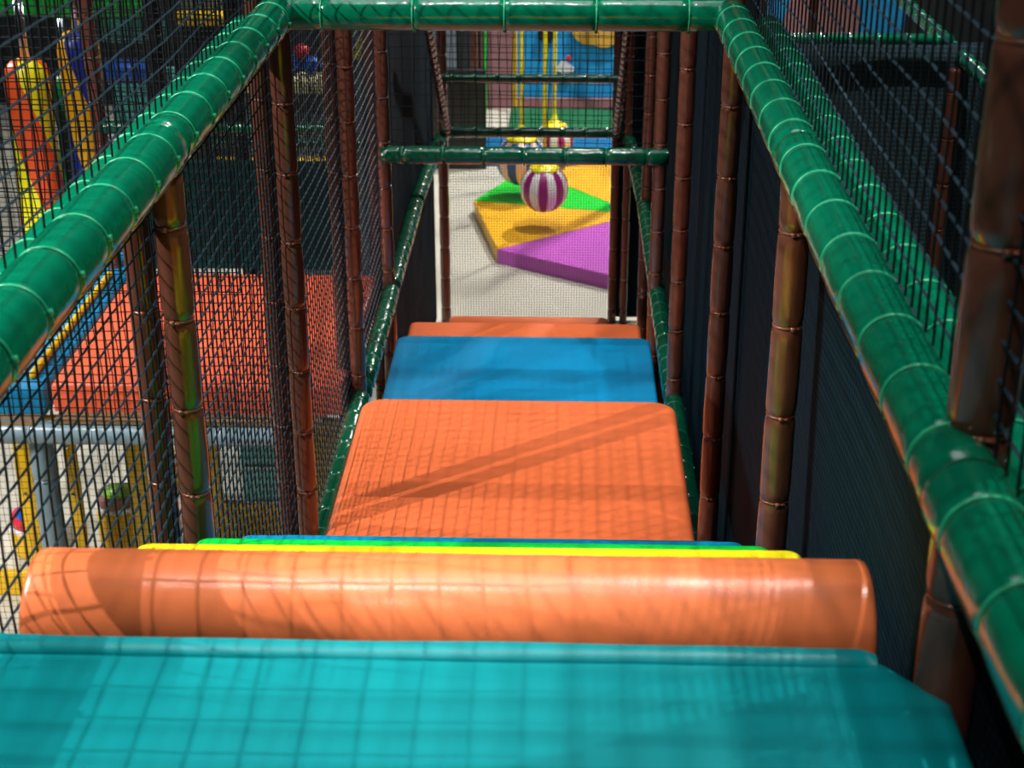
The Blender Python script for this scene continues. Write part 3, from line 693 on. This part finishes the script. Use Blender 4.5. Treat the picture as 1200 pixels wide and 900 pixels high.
# ------------------------------------------------------------------ painted far wall and far floor mats
def mural(poly, mat, y, label, d=.02, cat='wall panel', name='mural_panel'):
    bm = bmesh.new(); f = [bm.verts.new((x, y, z)) for x, z in poly]; b = [bm.verts.new((x, y+d, z)) for x, z in poly]
    bm.faces.new(f); bm.faces.new(b[::-1]); n = len(poly)
    for i in range(n): bm.faces.new((f[i], f[(i+1) % n], b[(i+1) % n], b[i]))
    xs = [p[0] for p in poly]; zs = [p[1] for p in poly]
    return tag(bm_obj(name, bm, mat, None, False, origin=(sum(xs)/len(xs), y, min(zs))), label, cat)
R_ = lambda x0, x1, z0, z1: [(x0, z0), (x1, z0), (x1, z1), (x0, z1)]
blue_wall = mural(R_(-.26, 3.2, .0, 1.6), 'sky_blue', 14.24, 'sky blue mural wall panel beyond the exit', .05)
mural(R_(-.58, -.27, .0, 1.6), 'mauve', 14.22, 'mauve mural panel beside the sky blue wall', .06)
mural(R_(-.78, -.60, .0, 1.6), 'hall_dark', 14.22, 'dark panel left of the mauve mural panel', .06)
mural(R_(-1.10, -.80, .0, .75), 'grey_panel', 14.2, 'light grey box panel far left on the back wall', .08)
def painted(poly, mat, y, label, d, cat, name):
    o = mural(poly, mat, y, None, d, None, name)
    o['label'] = label; o.location = o.location - blue_wall.location; o.parent = blue_wall
blob = [(.24, .74), (.26, .66), (.34, .60), (.44, .585), (.55, .56), (.63, .60), (.66, .8), (.64, 1.1), (.3, 1.1)]
painted(blob, 'tan', 14.205, 'sandy yellow painted shape on the sky blue wall', .03, 'painted shape', 'painted_shape')
painted([(.1, .36), (.16, .33), (.26, .34), (.27, .38), (.22, .41), (.2, .45), (.15, .44)], 'white', 14.205, 'small white painted boat shape on the sky blue wall', .03, 'painted shape', 'painted_shape')
painted([(.19, .45), (.24, .45), (.23, .49), (.2, .49)], 'red', 14.2, 'small red painted patch above the white shape', .03, 'painted shape', 'painted_shape')
painted([(-.06, .64), (.05, .60), (.09, .68), (.03, .75), (-.05, .74)], 'black', 14.205, 'black painted shape near the top of the sky blue wall', .03, 'painted shape', 'painted_shape')
painted([(2.15, .1), (2.75, .1), (2.8, .9), (2.6, 1.3), (2.25, 1.25), (2.12, .8)], 'mauve', 14.2, 'brownish mauve painted shape at the right behind the net', .03, 'painted shape', 'painted_shape')
mural(R_(-.26, .70, .0, .10), 'mauve', 14.195, 'mauve skirting strip along the mural wall', .04, 'strip', 'skirting_strip')
post(-.265, 14.1, 1.7, .02, 'yellow padded pole between mauve and sky blue panels', mat='gold', tie='gold', sp=.3)
post(-.62, 13.9, 1.7, .035, 'brown padded post near the back wall left of the mural')
post(-.53, 14.05, 1.7, .012, 'thin green pole near the back wall', mat='green', tie='green', sp=.3)
post(.68, 14.0, 1.7, .03, 'mint green padded post at the right of the mural', mat='rail', tie='rail_tie', sp=.2)
tag(box('floor_mat', -.30, .75, 13.3, 14.1, .0, .04, 'leaf', .01), 'dark green floor mat along the mural wall', 'mat')
tag(box('floor_mat', -.62, .75, 12.35, 13.28, .0, .04, 'sea_blue', .01), 'blue floor mat beyond the striped balls', 'mat')

tag(box('foam_wall', -2.6, -.44, 12.25, 12.32, 0, .80, 'black', .01), 'low black foam wall left of the far mats', 'panel')
# ------------------------------------------------------------------ lights: hall lamps, plus spots added to brighten single parts
def spot(name, loc, target, power, radius, angle=70, color=(1, .97, .92), blend=.4):
    l = bpy.data.lights.new(name, 'SPOT'); l.energy = power; l.shadow_soft_size = radius; l.spot_size = math.radians(angle); l.spot_blend = blend; l.color = color
    o = bpy.data.objects.new(name, l); C.objects.link(o); o.location = loc
    o.rotation_euler = (Vector(target)-Vector(loc)).to_track_quat('-Z', 'Y').to_euler(); return o
def area(name, loc, target, power, sx, sy, color=(1, .97, .92)):
    l = bpy.data.lights.new(name, 'AREA'); l.shape = 'RECTANGLE'; l.size = sx; l.size_y = sy; l.energy = power; l.color = color
    o = bpy.data.objects.new(name, l); C.objects.link(o); o.location = loc
    o.rotation_euler = (Vector(target)-Vector(loc)).to_track_quat('-Z', 'Y').to_euler(); return o
spot('hall_spot_left', (-1.5, 2.4, 13), (-1.05, 1.9, 2.4), 1900, .016, 15.5, blend=.5)
spot('hall_spot_pad', (-.3, 2.3, 13), (-.45, 5.1, 1.2), 1600, .03, 13.5, blend=.35)
spot('hall_spot_right', (2.3, 5.2, 13), (.2, 1.6, 2.4), 2600, .09, 21, blend=.25)
spot('hall_spot_side', (-4.4, 1.3, 6.6), (0, 4.6, 1.3), 1600, .03, 50)
spot('hall_spot_right_side', (2.9, 2.6, 11), (0.7, 2.4, 2.8), 1100, .04, 24)
spot('added_spot_near_post', (-2.2, -1.6, 9.5), (.62, 1.6, 3.3), 900, .05, 17)  # added narrow spot, brightens the thick right post; not a known lamp
spot('added_spot_left_rail', (-5.2, 2.4, 8.8), (-.72, 2.45, 2.85), 2000, .03, 15)  # added spot that lifts the outer left rail to mint, no known fixture
spot('hall_spot_far_pads', (.3, 9.0, 11), (0, 6.2, .9), 1200, .05, 20)
spot('hall_spot_exit', (1.9, 13.2, 5.6), (.1, 10.6, 0), 1800, .12, 90)
spot('hall_spot_exit_front', (1.2, 9.9, 7.5), (.0, 10.6, 0), 1400, .12, 50)
spot('hall_spot_mural', (0.3, 11.0, 6.5), (.5, 14.2, .3), 200, .3, 60)
spot('hall_spot_cage', (-2.6, 4.4, 8.5), (-1.4, 6.0, 1), 1100, .05, 50)
spot('hall_spot_toddler', (-3.6, 7.6, 3.2), (-1.7, 6.3, .2), 180, .3, 100)
spot('added_spot_toddler_front', (-3.4, 4.2, 2.7), (-1.4, 5.8, .4), 330, .1, 60)  # added low fill for the front of the toddler frame, no such lamp known
spot('added_spot_right_bay', (1.3, 3.2, 10), (1.3, 6.5, 1.6), 1500, .05, 22)  # added spot, lights the otherwise dark grey cloth in the right bay
spot('hall_spot_far_left', (-2.6, 7.2, 5.5), (-2.1, 9.7, 1.4), 180, .2, 70)
area('hall_panel_lamp', (0, 4, 13.9), (0, 4, 0), 500, 5, 8, (.85, .93, 1))

w = bpy.data.worlds.new('hall_air'); scene.world = w; w.use_nodes = True
w.node_tree.nodes['Background'].inputs[0].default_value = (.5, .65, .8, 1); w.node_tree.nodes['Background'].inputs[1].default_value = .035

# ------------------------------------------------------------------ camera
cam_d = bpy.data.cameras.new('camera'); cam = bpy.data.objects.new('camera', cam_d); C.objects.link(cam); scene.camera = cam
cam_d.sensor_width = 36; cam_d.lens = 1848.15/1200*36; cam_d.clip_start = .05; cam_d.clip_end = 60
p, yw, r = 0.4207, 0.0316, -0.0013
Rz = Matrix.Rotation(yw, 3, 'Z')
fwd = Rz @ Vector((0, math.cos(p), -math.sin(p))); up = Rz @ Vector((0, math.sin(p), math.cos(p))); rt = Rz @ Vector((1, 0, 0))
rt2 = math.cos(r)*rt + math.sin(r)*up; up2 = -math.sin(r)*rt + math.cos(r)*up
mw = Matrix((rt2, up2, -fwd)).transposed().to_4x4(); mw.translation = Vector((0.1505, 0, 3.6)); cam.matrix_world = mw
cam_d.dof.use_dof = True; cam_d.dof.focus_distance = 3.7; cam_d.dof.aperture_fstop = 7.0

scene.view_settings.view_transform = 'Standard'; scene.view_settings.look = 'None'
scene.view_settings.gamma = 1; scene.view_settings.use_curve_mapping = False
scene.view_settings.exposure = 0.0
